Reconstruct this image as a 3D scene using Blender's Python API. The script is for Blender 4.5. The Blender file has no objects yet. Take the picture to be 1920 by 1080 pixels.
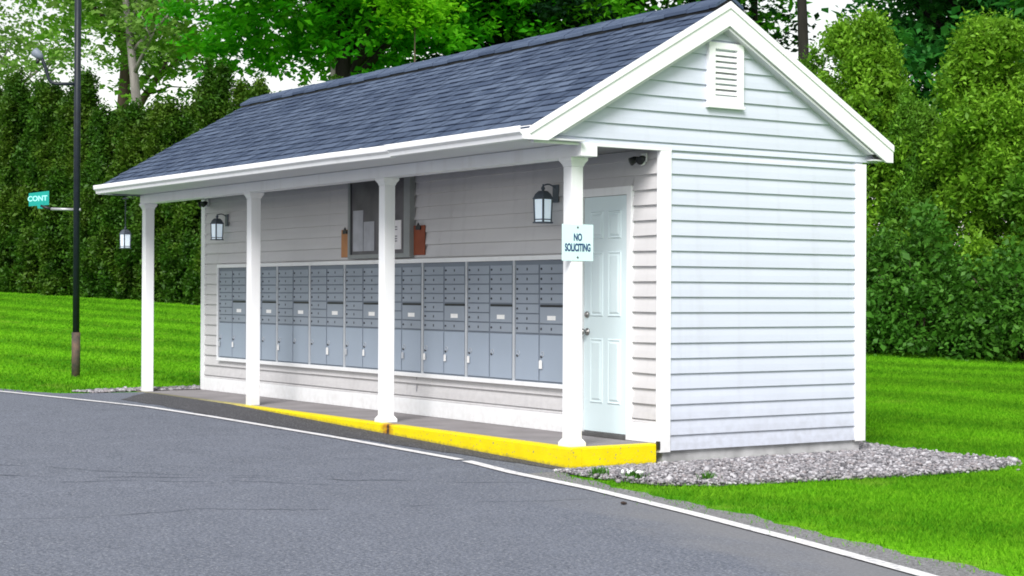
import bpy, bmesh, math, random
import numpy as np
from mathutils import Vector, Matrix
R = math.radians
rng = np.random.default_rng(7)
random.seed(7)
S = bpy.context.scene
COL = S.collection

# ------------------------------------------------------------------ camera, sky, sun, exposure
cam_d = bpy.data.cameras.new("camera")
cam = bpy.data.objects.new("camera", cam_d); COL.objects.link(cam); S.camera = cam
cam_d.sensor_width = 36.0
cam_d.lens = 3242.8 / 1920 * 36.0
cam_d.clip_start = 0.1; cam_d.clip_end = 2000
YAW, PITCH, ROLL = .9825, .0041, .005
fw = Vector((-math.sin(YAW) * math.cos(PITCH), math.cos(YAW) * math.cos(PITCH), math.sin(PITCH)))
rt = Vector((math.cos(YAW), math.sin(YAW), 0)); up = rt.cross(fw)
c_, s_ = math.cos(ROLL), math.sin(ROLL)
rt, up = c_ * rt + s_ * up, -s_ * rt + c_ * up
M = Matrix.Identity(4)
for i in range(3):
    M[i][0] = rt[i]; M[i][1] = up[i]; M[i][2] = -fw[i]; M[i][3] = (11.2022, -8.0543, 1.2214)[i]
cam.matrix_world = M

SUN_EL, SUN_AZ_VEC = R(42), Vector((0.70, -0.714))     # towards the sun (right and in front of the shelter)
w = bpy.data.worlds.new("World"); S.world = w; w.use_nodes = True
nt = w.node_tree; nt.nodes.clear()
sky = nt.nodes.new('ShaderNodeTexSky'); sky.sky_type = 'NISHITA'; sky.sun_disc = False
sky.sun_elevation = SUN_EL
sky.sun_rotation = math.atan2(SUN_AZ_VEC.x, SUN_AZ_VEC.y)
sky.air_density = 1.6; sky.dust_density = 1.0; sky.ozone_density = 1.0
hs = nt.nodes.new('ShaderNodeHueSaturation'); hs.inputs['Saturation'].default_value = 0.22
bg = nt.nodes.new('ShaderNodeBackground'); bg.inputs['Strength'].default_value = 0.10
out = nt.nodes.new('ShaderNodeOutputWorld')
nt.links.new(sky.outputs[0], hs.inputs['Color']); nt.links.new(hs.outputs[0], bg.inputs[0]); nt.links.new(bg.outputs[0], out.inputs[0])
sl = bpy.data.lights.new("sun", 'SUN'); sl.energy = 2.6; sl.angle = R(26); sl.color = (1.0, .965, .94)
so = bpy.data.objects.new("sun", sl); COL.objects.link(so)
dirv = Vector((SUN_AZ_VEC.x * math.cos(SUN_EL), SUN_AZ_VEC.y * math.cos(SUN_EL), math.sin(SUN_EL))).normalized()
so.rotation_euler = dirv.to_track_quat('Z', 'Y').to_euler(); so.location = dirv * 30
S.view_settings.view_transform = 'Standard'; S.view_settings.look = 'None'
S.view_settings.exposure = 0.75; S.view_settings.gamma = 1.0
S.cycles.filter_width = 1.8
S.render.resolution_x, S.render.resolution_y = 1024, 576

# ------------------------------------------------------------------ materials
def mat(name, col, rough=.6, var=0.0, vscale=3.0, bump=0.0, bscale=60.0, spec=.3, metal=0.0, col2=None, detail=4.0, stretch=None):
    m = bpy.data.materials.new(name); m.use_nodes = True
    n = m.node_tree.nodes; l = m.node_tree.links
    b = n['Principled BSDF']
    b.inputs['Roughness'].default_value = rough; b.inputs['Specular IOR Level'].default_value = spec
    b.inputs['Metallic'].default_value = metal
    b.inputs['Base Color'].default_value = (*col, 1)
    g = n.new('ShaderNodeNewGeometry')
    pos = g.outputs['Position']
    if stretch:
        vm = n.new('ShaderNodeVectorMath'); vm.operation = 'MULTIPLY'; vm.inputs[1].default_value = stretch
        l.new(pos, vm.inputs[0]); pos = vm.outputs[0]
    if var or col2:
        t = n.new('ShaderNodeTexNoise'); t.inputs['Scale'].default_value = vscale; t.inputs['Detail'].default_value = detail
        l.new(pos, t.inputs['Vector'])
        r = n.new('ShaderNodeValToRGB'); r.color_ramp.elements[0].position = .33; r.color_ramp.elements[1].position = .67
        c2 = col2 or tuple(min(1, c * (1 + var)) for c in col)
        c1 = col if col2 else tuple(c * (1 - var) for c in col)
        r.color_ramp.elements[0].color = (*c1, 1); r.color_ramp.elements[1].color = (*c2, 1)
        l.new(t.outputs[0], r.inputs[0]); l.new(r.outputs[0], b.inputs['Base Color'])
    if bump:
        t2 = n.new('ShaderNodeTexNoise'); t2.inputs['Scale'].default_value = bscale; t2.inputs['Detail'].default_value = 3
        l.new(pos, t2.inputs['Vector'])
        bp = n.new('ShaderNodeBump'); bp.inputs['Strength'].default_value = bump; bp.inputs['Distance'].default_value = .01
        l.new(t2.outputs[0], bp.inputs['Height']); l.new(bp.outputs[0], b.inputs['Normal'])
    return m

def N(m): return m.node_tree.nodes, m.node_tree.links
def mix(n, l, fac, a, b, blend='MIX'):
    x = n.new('ShaderNodeMix'); x.data_type = 'RGBA'; x.blend_type = blend
    for sock, v in ((0, fac), (6, a), (7, b)):
        if isinstance(v, (int, float)): x.inputs[sock].default_value = v
        elif isinstance(v, tuple): x.inputs[sock].default_value = (*v, 1)
        else: l.new(v, x.inputs[sock])
    return x.outputs[2]
def ramp(n, l, src, p0, p1, v0=0., v1=1.):
    r = n.new('ShaderNodeMapRange'); r.inputs['From Min'].default_value = p0; r.inputs['From Max'].default_value = p1
    r.inputs['To Min'].default_value = v0; r.inputs['To Max'].default_value = v1; l.new(src, r.inputs['Value']); return r.outputs[0]
def noise(n, l, vec, scale, detail=4.0, mul=None):
    if mul:
        vm = n.new('ShaderNodeVectorMath'); vm.operation = 'MULTIPLY'; vm.inputs[1].default_value = mul; l.new(vec, vm.inputs[0]); vec = vm.outputs[0]
    t = n.new('ShaderNodeTexNoise'); t.inputs['Scale'].default_value = scale; t.inputs['Detail'].default_value = detail
    l.new(vec, t.inputs['Vector']); return t.outputs[0]
def math_(n, l, op, a, b=0.):
    x = n.new('ShaderNodeMath'); x.operation = op
    for i, v in enumerate((a, b)):
        if isinstance(v, (int, float)): x.inputs[i].default_value = v
        else: l.new(v, x.inputs[i])
    return x.outputs[0]

def leaf_mat(name, dark, light, warm=None, trans=.35):
    m = bpy.data.materials.new(name); m.use_nodes = True; n, l = N(m)
    b = n['Principled BSDF']; b.inputs['Roughness'].default_value = .55; b.inputs['Specular IOR Level'].default_value = .25
    g = n.new('ShaderNodeNewGeometry')
    t = noise(n, l, g.outputs['Position'], .8, 2.0); t1 = noise(n, l, g.outputs['Position'], 2.3, 3.0)
    f_ = math_(n, l, 'ADD', math_(n, l, 'MULTIPLY', g.outputs['Random Per Island'], .45), ramp(n, l, t1, .36, .66, 0, .55))
    c = mix(n, l, f_, dark, light)
    if warm: c = mix(n, l, ramp(n, l, t, .42, .68, 0, .8), c, warm)
    l.new(c, b.inputs['Base Color'])
    tr = n.new('ShaderNodeBsdfTranslucent'); l.new(mix(n, l, .5, c, light), tr.inputs['Color'])
    ms = n.new('ShaderNodeMixShader'); ms.inputs[0].default_value = trans
    l.new(b.outputs[0], ms.inputs[1]); l.new(tr.outputs[0], ms.inputs[2]); l.new(ms.outputs[0], n['Material Output'].inputs[0])
    return m

WHITE = mat('white_vinyl', (.83, .84, .86), .42, .02, 2.0, .03, 30)
SIDING = mat('siding_vinyl', (.565, .60, .70), .5, .025, 1.2, .04, 40, stretch=(1, 1, 6))
SIDING_F = mat('porch_siding_vinyl', (.60, .59, .60), .5, .04, 1.0, .04, 40, stretch=(1, 1, 4))
SOFFIT = mat('soffit_vinyl', (.62, .63, .66), .5, .03, 2.0)
CEIL = mat('porch_ceiling', (.22, .22, .24), .55, .04, 2.0)  # porch shade put into the colour, darker than a white vinyl ceiling
CONC = mat('concrete', (.24, .225, .23), .85, .14, 2.5, .25, 50)
FOUND = mat('foundation_block', (.42, .42, .43), .9, .25, 5.0, .3, 40)
MAILG = mat('grey_powder_coat', (.28, .322, .385), .5, .07, 1.3, .02, 80, spec=.4)
MAILC = mat('grey_cabinet_body', (.17, .20, .245), .5, .07, 1.3)
MAILD = mat('grey_locker_paint', (.325, .385, .475), .45, .05, 1.5, .02, 80, spec=.4)
MAILBAR = mat('light_metal_trim', (.50, .53, .57), .4, .05, 3, spec=.5)
DARKM = mat('dark_metal', (.025, .03, .035), .45, .2, 4)
LOCK = mat('lock_metal', (.07, .075, .085), .4, .1, 9, metal=.4)
CHROME = mat('brushed_nickel', (.35, .34, .33), .3, .08, 9, metal=.9)
TAG = mat('white_card', (.86, .86, .86), .6, .03, 20)
TAGG = mat('grey_card', (.48, .5, .54), .6, .03, 20)
DOORM = mat('sky_tinted_door_paint', (.68, .80, .83), .4, .02, 2.0)  # white door with the cyan cast of sky light put into its colour
LANT = mat('slate_grey_lantern_metal', (.085, .105, .135), .45, .15, 8, spec=.4)
BLACK = mat('black_metal', (.012, .014, .016), .45, .2, 8, .05, 50, spec=.4)
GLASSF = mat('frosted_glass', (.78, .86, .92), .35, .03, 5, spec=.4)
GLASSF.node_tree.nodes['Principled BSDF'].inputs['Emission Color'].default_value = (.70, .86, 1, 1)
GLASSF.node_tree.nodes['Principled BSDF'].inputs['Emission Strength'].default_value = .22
PAPER = mat('white_paper', (.8, .78, .8), .8, .03, 6)
PAPERG = mat('grey_paper', (.40, .41, .45), .8, .12, 6)
INK = mat('printed_ink', (.25, .25, .28), .8, .05, 6)
BOARD = mat('dark_notice_board', (.115, .11, .12), .5, .25, 4)
BOARDF = mat('notice_board_frame', (.26, .275, .28), .5, .1, 4)
CLIP1 = mat('orange_brown_hardboard', (.46, .22, .10), .7, .12, 6)
CLIP2 = mat('red_brown_hardboard', (.26, .07, .035), .7, .12, 6)
SIGNW = mat('pale_sign_face', (.64, .86, .87), .35, .02, 4)
SIGNT = mat('blue_lettering', (.01, .05, .15), .5, .05, 9)
TEAL = mat('teal_sign_face', (.0, .30, .25), .4, .05, 5)
TEALT = mat('pale_teal_lettering', (.32, .78, .74), .4, .05, 5)
RUSTP = mat('rusty_pole_paint', (.05, .045, .04), .7, 0, 9, .1, 60, col2=(.13, .085, .06))
POLE = mat('dark_pole_paint', (.012, .018, .026), .45, .2, 9)
GALV = mat('galvanised_pipe', (.42, .43, .45), .45, .1, 12, metal=.5)
BARK = mat('brown_bark', (.09, .065, .05), .95, .35, 3, .6, 12, stretch=(1, 1, .25))
BARKG = mat('grey_bark', (.25, .23, .22), .95, .3, 3, .6, 12, stretch=(1, 1, .25))
BARKD = mat('dark_bark', (.022, .02, .017), .95, .35, 3, .6, 12, stretch=(1, 1, .25))
RUBBLE = mat('debris_brown', (.05, .035, .03), .9, .3, 20)

def weather(m, lo, hi, col, amt):
    n, l = N(m); b = n['Principled BSDF']; src = b.inputs['Base Color'].links[0].from_socket
    g = n.new('ShaderNodeNewGeometry'); P = g.outputs['Position']
    sx = n.new('ShaderNodeSeparateXYZ'); l.new(P, sx.inputs[0])
    z = math_(n, l, 'ADD', sx.outputs[2], math_(n, l, 'MULTIPLY', math_(n, l, 'SUBTRACT', noise(n, l, P, 3.5, 6), .5), .35))
    f = math_(n, l, 'MULTIPLY', ramp(n, l, z, hi, lo, 0, amt), ramp(n, l, noise(n, l, P, 16, 5), .35, .65, .3, 1))
    c = mix(n, l, f, src, col)
    st = ramp(n, l, noise(n, l, P, 1., 5, (9, 9, .5)), .54, .74, 0, .20)
    c = mix(n, l, st, c, tuple(x * 1.1 for x in col))
    l.new(c, b.inputs['Base Color'])
weather(SIDING, .0, .38, (.36, .37, .40), .45); weather(SIDING_F, .15, .5, (.34, .33, .34), .35); weather(WHITE, .0, .22, (.50, .48, .46), .40)

def yellow_mat():
    m = mat('yellow_curb_paint', (.80, .66, .0), .55, 0, 3, .15, 45); n, l = N(m); b = n['Principled BSDF']
    g = n.new('ShaderNodeNewGeometry'); P = g.outputs['Position']
    sx = n.new('ShaderNodeSeparateXYZ'); l.new(P, sx.inputs[0])
    c = mix(n, l, ramp(n, l, noise(n, l, P, 5), .35, .7), (.82, .665, .0), (.72, .58, .0))
    # old faded paint toward the far end
    fade = math_(n, l, 'ADD', sx.outputs[0], math_(n, l, 'MULTIPLY', noise(n, l, P, 3), 1.2))
    c = mix(n, l, ramp(n, l, fade, -5.2, -6.6), c, (.70, .64, .30))
    # rust stain with a crack at the second expansion joint
    d = math_(n, l, 'ABSOLUTE', math_(n, l, 'ADD', sx.outputs[0], 2.97))
    dn = math_(n, l, 'ADD', d, math_(n, l, 'MULTIPLY', math_(n, l, 'SUBTRACT', noise(n, l, P, 14), .5), .22))
    c = mix(n, l, ramp(n, l, dn, .13, .02), c, (.42, .17, .01))
    c = mix(n, l, ramp(n, l, dn, .022, .012), c, (.05, .03, .02))
    # chips and scuffs
    ch = noise(n, l, P, 38, 5)
    c = mix(n, l, ramp(n, l, ch, .62, .68), c, (.30, .26, .12))
    low = math_(n, l, 'ADD', sx.outputs[2], math_(n, l, 'MULTIPLY', noise(n, l, P, 20), .06))
    gz = math_(n, l, 'SUBTRACT', low, math_(n, l, 'MULTIPLY', sx.outputs[0], -.0243))
    c = mix(n, l, ramp(n, l, gz, -.105, -.150, 0, .85), c, (.10, .09, .06))
    l.new(c, b.inputs['Base Color']); return m
YELLOW = yellow_mat()

def asphalt_mat(name, a, b_, patch, cracks=True):
    m = bpy.data.materials.new(name); m.use_nodes = True; n, l = N(m); b = n['Principled BSDF']
    b.inputs['Roughness'].default_value = .85; b.inputs['Specular IOR Level'].default_value = .25
    g = n.new('ShaderNodeNewGeometry'); P = g.outputs['Position']
    sp = noise(n, l, P, 42, 3)
    fine = noise(n, l, P, 130, 2)
    c = mix(n, l, ramp(n, l, math_(n, l, 'ADD', math_(n, l, 'MULTIPLY', sp, .6), math_(n, l, 'MULTIPLY', fine, .4)), .40, .60), a, b_)
    big = noise(n, l, P, .45, 4)
    c = mix(n, l, ramp(n, l, big, .40, .68, 0, .28), c, patch)
    mid = noise(n, l, P, 2.6, 5, (1, 1, 1))
    c = mix(n, l, ramp(n, l, mid, .4, .75, 0, .16), c, tuple(x * 1.3 for x in b_))
    grit = noise(n, l, P, 75, 1)
    c = mix(n, l, ramp(n, l, grit, .62, .68, 0, .6), c, (.34, .35, .37)); c = mix(n, l, ramp(n, l, grit, .36, .31, 0, .6), c, (.03, .033, .04))
    if cracks:
        sx = n.new('ShaderNodeSeparateXYZ'); l.new(P, sx.inputs[0])
        wob = math_(n, l, 'MULTIPLY', math_(n, l, 'SUBTRACT', noise(n, l, P, .9, 6), .5), .9)
        for (ax, ay, c0, x0, x1, wd) in ((-.832, .555, .98, -2.4, .9, .034), (-.832, .555, 1.24, -2.6, .2, .026), (-.70, .71, 1.35, -2.9, -.2, .022), (-.95, .28, 1.9, -.2, 2.2, .018)):
            e = math_(n, l, 'ADD', math_(n, l, 'ADD', math_(n, l, 'MULTIPLY', sx.outputs[0], ax), math_(n, l, 'MULTIPLY', sx.outputs[1], ay)), c0)
            e = math_(n, l, 'ABSOLUTE', math_(n, l, 'ADD', e, wob))
            msk = ramp(n, l, e, wd, wd * .3)
            lim = math_(n, l, 'MULTIPLY', ramp(n, l, sx.outputs[0], x0, x0 + .5), ramp(n, l, sx.outputs[0], x1, x1 - .5))
            gate = ramp(n, l, noise(n, l, P, 2.2, 2), .40, .5)
            msk = math_(n, l, 'MULTIPLY', math_(n, l, 'MULTIPLY', msk, lim), math_(n, l, 'MULTIPLY', gate, .85))
            c = mix(n, l, msk, c, (.035, .04, .055))
        # pale dust blown in from the verge along the right stretch of the line
        e = math_(n, l, 'ADD', math_(n, l, 'ADD', math_(n, l, 'MULTIPLY', sx.outputs[0], .26), sx.outputs[1]), .72 - .26 * 1.18)
        e = math_(n, l, 'ADD', e, math_(n, l, 'MULTIPLY', math_(n, l, 'SUBTRACT', noise(n, l, P, 1.8, 5, (.6, 1.6, 1)), .5), 1.6))
        dm_ = math_(n, l, 'MULTIPLY', ramp(n, l, e, -.75, .05), ramp(n, l, sx.outputs[0], .8, 2.6, 0, .7))
        c = mix(n, l, dm_, c, (.20, .20, .205))
    l.new(c, b.inputs['Base Color'])
    bp = n.new('ShaderNodeBump'); bp.inputs['Strength'].default_value = .5; bp.inputs['Distance'].default_value = .006
    l.new(sp, bp.inputs['Height']); l.new(bp.outputs[0], b.inputs['Normal'])
    return m
ASPH = asphalt_mat('asphalt', (.078, .088, .113), (.182, .199, .243), (.105, .117, .145))
ASPHD = asphalt_mat('newer_dark_asphalt', (.042, .042, .048), (.085, .084, .092), (.06, .058, .062), False)
SHOULDER = asphalt_mat('dusty_shoulder', (.11, .11, .115), (.26, .26, .265), (.19, .187, .187), False)

def paint_mat():
    m = mat('road_paint', (.75, .75, .74), .6); n, l = N(m); b = n['Principled BSDF']
    g = n.new('ShaderNodeNewGeometry'); P = g.outputs['Position']
    t = noise(n, l, P, 24, 5); t2 = noise(n, l, P, 1.2, 2)
    c = mix(n, l, ramp(n, l, math_(n, l, 'ADD', math_(n, l, 'MULTIPLY', t, .7), math_(n, l, 'MULTIPLY', t2, .3)), .53, .64, 0, .8), (.72, .71, .72), (.30, .31, .33))
    l.new(c, b.inputs['Base Color']); return m
PAINT = paint_mat()

HD = Vector((-33.75, -7.4)).normalized(); HN = Vector((-HD.y, HD.x))       # along the hedge / across it
def lawn_mat(name, blades=False):
    m = bpy.data.materials.new(name); m.use_nodes = True; n, l = N(m); b = n['Principled BSDF']
    b.inputs['Roughness'].default_value = .9; b.inputs['Specular IOR Level'].default_value = .03
    g = n.new('ShaderNodeNewGeometry'); P = g.outputs['Position']
    dt = n.new('ShaderNodeVectorMath'); dt.operation = 'DOT_PRODUCT'; dt.inputs[1].default_value = (HN.x, HN.y, 0); l.new(P, dt.inputs[0])
    wob = math_(n, l, 'MULTIPLY', noise(n, l, P, .3, 3), 1.9)
    sn = math_(n, l, 'SINE', math_(n, l, 'MULTIPLY', math_(n, l, 'ADD', dt.outputs['Value'], wob), 2 * math.pi / 2.5))
    f = math_(n, l, 'ADD', math_(n, l, 'MULTIPLY', ramp(n, l, sn, -.8, .8), ramp(n, l, noise(n, l, P, .13, 2), .35, .65, .5, 1.0)), math_(n, l, 'MULTIPLY', noise(n, l, P, .8, 5, (1, 1.6, 1)), .25))
    c = mix(n, l, f, (.040, .20, .004), (.21, .58, .014))
    big = noise(n, l, P, .5, 3)
    c = mix(n, l, ramp(n, l, big, .4, .7, 0, .6), c, (.11, .39, .010))
    pat = noise(n, l, P, 3.2, 6)
    c = mix(n, l, ramp(n, l, pat, .45, .75, 0, .6), c, (.22, .46, .022))
    c = mix(n, l, ramp(n, l, noise(n, l, P, 1.1, 5), .60, .74, 0, .55), c, (.30, .40, .06))
    c = mix(n, l, ramp(n, l, noise(n, l, P, 1.7, 4), .40, .28, 0, .6), c, (.025, .14, .008))
    fin = noise(n, l, P, 22, 5)
    c = mix(n, l, ramp(n, l, fin, .35, .65, .45, 0), c, (.02, .13, .003))
    if blades:
        c = mix(n, l, g.outputs['Random Per Island'], mix(n, l, .45, c, (.03, .15, .006)), mix(n, l, .35, c, (.27, .55, .03)))
        tr = n.new('ShaderNodeBsdfTranslucent'); l.new(c, tr.inputs['Color'])
        ms = n.new('ShaderNodeMixShader'); ms.inputs[0].default_value = .35
        l.new(b.outputs[0], ms.inputs[1]); l.new(tr.outputs[0], ms.inputs[2]); l.new(ms.outputs[0], n['Material Output'].inputs[0])
    else:
        bp = n.new('ShaderNodeBump'); bp.inputs['Strength'].default_value = .8; bp.inputs['Distance'].default_value = .05
        l.new(noise(n, l, P, 30, 5), bp.inputs['Height']); l.new(bp.outputs[0], b.inputs['Normal'])
    l.new(c, b.inputs['Base Color'])
    return m
LAWN = lawn_mat('lawn_turf'); BLADE = lawn_mat('grass_blades', True)

def stone_mat():
    m = mat('river_stone', (.4, .38, .4), .75, 0, 3, .1, 60); n, l = N(m); b = n['Principled BSDF']
    g = n.new('ShaderNodeNewGeometry')
    r = n.new('ShaderNodeValToRGB'); e = r.color_ramp.elements
    e[0].position = 0; e[0].color = (.09, .088, .096, 1); e[1].position = 1; e[1].color = (.52, .51, .53, 1)
    for p, c in ((.25, (.18, .175, .19, 1)), (.5, (.29, .28, .30, 1)), (.7, (.25, .22, .225, 1)), (.85, (.39, .38, .405, 1))):
        x = e.new(p); x.color = c
    l.new(g.outputs['Random Per Island'], r.inputs[0]); l.new(r.outputs[0], b.inputs['Base Color']); return m
STONE = stone_mat()
GRAVG = mat('gravel_fines', (.16, .15, .155), .9, .5, 30, .5, 40)

def roof_mat():
    m = bpy.data.materials.new('slate_blue_shingles'); m.use_nodes = True; n, l = N(m); b = n['Principled BSDF']
    b.inputs['Roughness'].default_value = .9; b.inputs['Specular IOR Level'].default_value = .15
    uv = n.new('ShaderNodeUVMap')
    br = n.new('ShaderNodeTexBrick'); br.inputs['Scale'].default_value = 1.0
    br.inputs['Brick Width'].default_value = .24; br.inputs['Row Height'].default_value = .135
    br.inputs['Mortar Size'].default_value = .004; br.inputs['Mortar Smooth'].default_value = .2; br.offset = .42
    br.inputs['Color1'].default_value = (.044, .066, .112, 1); br.inputs['Color2'].default_value = (.112, .150, .220, 1)
    br.inputs['Mortar'].default_value = (.030, .042, .070, 1); br.inputs['Bias'].default_value = -.05
    l.new(uv.outputs[0], br.inputs['Vector'])
    g = n.new('ShaderNodeNewGeometry'); P = g.outputs['Position']
    c = mix(n, l, ramp(n, l, noise(n, l, P, 90, 3), .35, .65, 0, .45), br.outputs['Color'], (.065, .088, .150))
    c = mix(n, l, ramp(n, l, noise(n, l, P, .9, 4), .42, .7, 0, .4), c, (.052, .072, .118))
    l.new(c, b.inputs['Base Color'])
    bp = n.new('ShaderNodeBump'); bp.inputs['Strength'].default_value = .4; bp.inputs['Distance'].default_value = .008
    l.new(noise(n, l, P, 70, 3), bp.inputs['Height']); l.new(bp.outputs[0], b.inputs['Normal'])
    return m
ROOFM = roof_mat()

# ------------------------------------------------------------------ mesh helpers
class MB:
    def __init__(s): s.v = []; s.f = []; s.uv = None
    def poly(s, pts):
        i = len(s.v); s.v += [tuple(p) for p in pts]; s.f.append(tuple(range(i, i + len(pts)))); return s
    def box(s, x0, x1, y0, y1, z0, z1):
        i = len(s.v)
        s.v += [(x0, y0, z0), (x1, y0, z0), (x1, y1, z0), (x0, y1, z0), (x0, y0, z1), (x1, y0, z1), (x1, y1, z1), (x0, y1, z1)]
        for f in ((0, 3, 2, 1), (4, 5, 6, 7), (0, 1, 5, 4), (1, 2, 6, 5), (2, 3, 7, 6), (3, 0, 4, 7)): s.f.append(tuple(i + k for k in f))
        return s
    def prism(s, ring0, ring1, cap=True):
        i = len(s.v); k = len(ring0); s.v += [tuple(p) for p in ring0] + [tuple(p) for p in ring1]
        for a in range(k):
            b = (a + 1) % k; s.f.append((i + a, i + b, i + k + b, i + k + a))
        if cap: s.f.append(tuple(i + a for a in reversed(range(k)))); s.f.append(tuple(i + k + a for a in range(k)))
        return s
    def extr_x(s, yz, x0, x1): return s.prism([(x0, y, z) for y, z in yz], [(x1, y, z) for y, z in yz])
    def tube(s, pts, rads, seg=10, cap=True):
        pts = [Vector(p) for p in pts]
        if isinstance(rads, (int, float)): rads = [rads] * len(pts)
        i0 = len(s.v); u = None
        for k, p in enumerate(pts):
            d = (pts[min(k + 1, len(pts) - 1)] - pts[max(k - 1, 0)]).normalized()
            if u is None:
                u = d.orthogonal().normalized()
            else: u = (u - d * u.dot(d)).normalized()
            vv = d.cross(u)
            for a in range(seg):
                t = 2 * math.pi * a / seg; q = p + (u * math.cos(t) + vv * math.sin(t)) * rads[k]; s.v.append(tuple(q))
        for k in range(len(pts) - 1):
            for a in range(seg):
                b = (a + 1) % seg; s.f.append((i0 + k * seg + a, i0 + k * seg + b, i0 + (k + 1) * seg + b, i0 + (k + 1) * seg + a))
        if cap:
            s.f.append(tuple(i0 + a for a in reversed(range(seg)))); e = i0 + (len(pts) - 1) * seg; s.f.append(tuple(e + a for a in range(seg)))
        return s
    def lathe(s, cx, cy, prof, seg=16, rot=0):
        i0 = len(s.v)
        for r, z in prof:
            for a in range(seg):
                t = rot + 2 * math.pi * a / seg; s.v.append((cx + r * math.cos(t), cy + r * math.sin(t), z))
        for k in range(len(prof) - 1):
            for a in range(seg):
                b = (a + 1) % seg; s.f.append((i0 + k * seg + a, i0 + k * seg + b, i0 + (k + 1) * seg + b, i0 + (k + 1) * seg + a))
        s.f.append(tuple(i0 + a for a in reversed(range(seg)))); e = i0 + (len(prof) - 1) * seg; s.f.append(tuple(e + a for a in range(seg)))
        return s
    def build(s, name, m, parent=None, bevel=0, smooth=False, uv=None):
        me = bpy.data.meshes.new(name); me.from_pydata(s.v, [], s.f); me.update()
        if bevel or True:
            bm = bmesh.new(); bm.from_mesh(me)
            if bevel:
                bmesh.ops.bevel(bm, geom=[e for e in bm.edges if len(e.link_faces) == 2 and e.calc_face_angle(0) > .5], offset=bevel, segments=2, affect='EDGES', profile=.6)
            bm.to_mesh(me); bm.free()
        if smooth: me.shade_smooth()
        if uv:
            ly = me.uv_layers.new(name='UVMap')
            for lp in me.loops: ly.data[lp.index].uv = uv(me.vertices[lp.vertex_index].co)
        return link(name, me, m, parent)
def link(name, me, m, parent=None):
    if m and not me.materials: me.materials.append(m)
    o = bpy.data.objects.new(name, me); COL.objects.link(o)
    if parent: o.parent = parent; o.matrix_parent_inverse = Matrix.Identity(4)
    return o
def fast_mesh(name, verts, faces, m, parent=None, smooth=False):
    """verts (n,3) array, faces (k,3|4) array"""
    me = bpy.data.meshes.new(name); k = faces.shape[1]
    me.vertices.add(len(verts)); me.vertices.foreach_set('co', verts.astype(np.float32).ravel())
    me.loops.add(faces.size); me.loops.foreach_set('vertex_index', faces.astype(np.int32).ravel())
    me.polygons.add(len(faces)); me.polygons.foreach_set('loop_start', np.arange(0, faces.size, k, dtype=np.int32))
    me.polygons.foreach_set('loop_total', np.full(len(faces), k, dtype=np.int32))
    me.update(calc_edges=True); me.validate()
    if smooth: me.shade_smooth()
    return link(name, me, m, parent)
def thing(name, label, cat, loc=(0, 0, 0), rotz=0, group=None):
    o = bpy.data.objects.new(name, None); COL.objects.link(o); o.empty_display_size = .2
    o.location = loc; o.rotation_euler = (0, 0, rotz); tag(o, label, cat, group); return o
def tag(o, label, cat, group=None):
    o['label'] = label; o['category'] = cat
    if group: o['group'] = group
    return o
def struct(o): o['kind'] = 'structure'; return o
def stuff(o, label, cat): o['kind'] = 'stuff'; o['label'] = label; o['category'] = cat; return o
def copy_tree(o, parent=None):
    c = o.copy(); COL.objects.link(c); c.parent = parent
    for ch in o.children: copy_tree(ch, c)
    return c
def text_mesh(body, size, extrude=.0015):
    cu = bpy.data.curves.new('lettering', 'FONT'); cu.body = body; cu.size = size; cu.extrude = extrude
    cu.align_x = 'CENTER'; cu.align_y = 'CENTER'; cu.offset = size * .034
    o = bpy.data.objects.new('lettering', cu); COL.objects.link(o)
    dg = bpy.context.evaluated_depsgraph_get(); me = bpy.data.meshes.new_from_object(o.evaluated_get(dg))
    bpy.data.objects.remove(o); return me

# ------------------------------------------------------------------ terrain
HXB = [-300, -120, -47.5, -20, -10, -6.5, 0, 30, 300]
HXZ = [7., 3.4, 1.2, .26, .0, -.012, -.17, -.19, -.3]
def h(x): return float(np.interp(x, HXB, HXZ))
def hv(x): return np.interp(x, HXB, HXZ)
def xs_between(a, b, step):
    xs = set([a, b] + [x for x in HXB if a < x < b]); k = math.ceil(a / step)
    while k * step < b:
        if k * step > a: xs.add(round(k * step, 4))
        k += 1
    return sorted(xs)
def sheet(name, m, x0, x1, ylo, yhi, dz, step=.25):
    """a strip sheet following the terrain; ylo / yhi are functions of x"""
    b = MB(); xs = xs_between(x0, x1, step)
    for a, c in zip(xs[:-1], xs[1:]):
        b.poly([(a, ylo(a), h(a) + dz), (c, ylo(c), h(c) + dz), (c, yhi(c), h(c) + dz), (a, yhi(a), h(a) + dz)])
    bm = bmesh.new(); me = bpy.data.meshes.new(name); me.from_pydata(b.v, [], b.f)
    bm.from_mesh(me); bmesh.ops.remove_doubles(bm, verts=bm.verts, dist=1e-5); bm.to_mesh(me); bm.free()
    return struct(link(name, me, m))
EX = [-120, -40, -20, -10.45, -9.35, -9.2, -9.15, .08, .12, .35, .83, 2.01, 2.85, 3.71, 4.37, 4.89, 5.39, 8, 20, 60, 120]
EY = [-40, -11, -4.4, -1.34, -1.0, -.7, .02, .02, -.2, -.26, -.40, -.60, -.70, -.90, -1.03, -1.1, -1.18, -1.75, -4.6, -16, -34]
jit = lambda x, a: a * (math.sin(x * 9.1) * .5 + math.sin(x * 23.7 + 1.3) * .3 + math.sin(x * 57.1 + .4) * .2)
def edge(x):
    j = 0 if -9.2 < x < .1 else jit(x, .06)
    return float(np.interp(x, EX, EY)) + j
struct(sheet('lawn', LAWN, -300, 120, lambda x: -80, lambda x: 300, 0, 2.0))
sheet('road', ASPH, -120, 120, lambda x: -70, edge, .004, .1)
LX = [-30, -20, -9.957, -7.385, -5.175, -2.86, -.976, -.749, 1.181, 2.696, 3.966, 5.145, 8, 20, 60]
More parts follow.
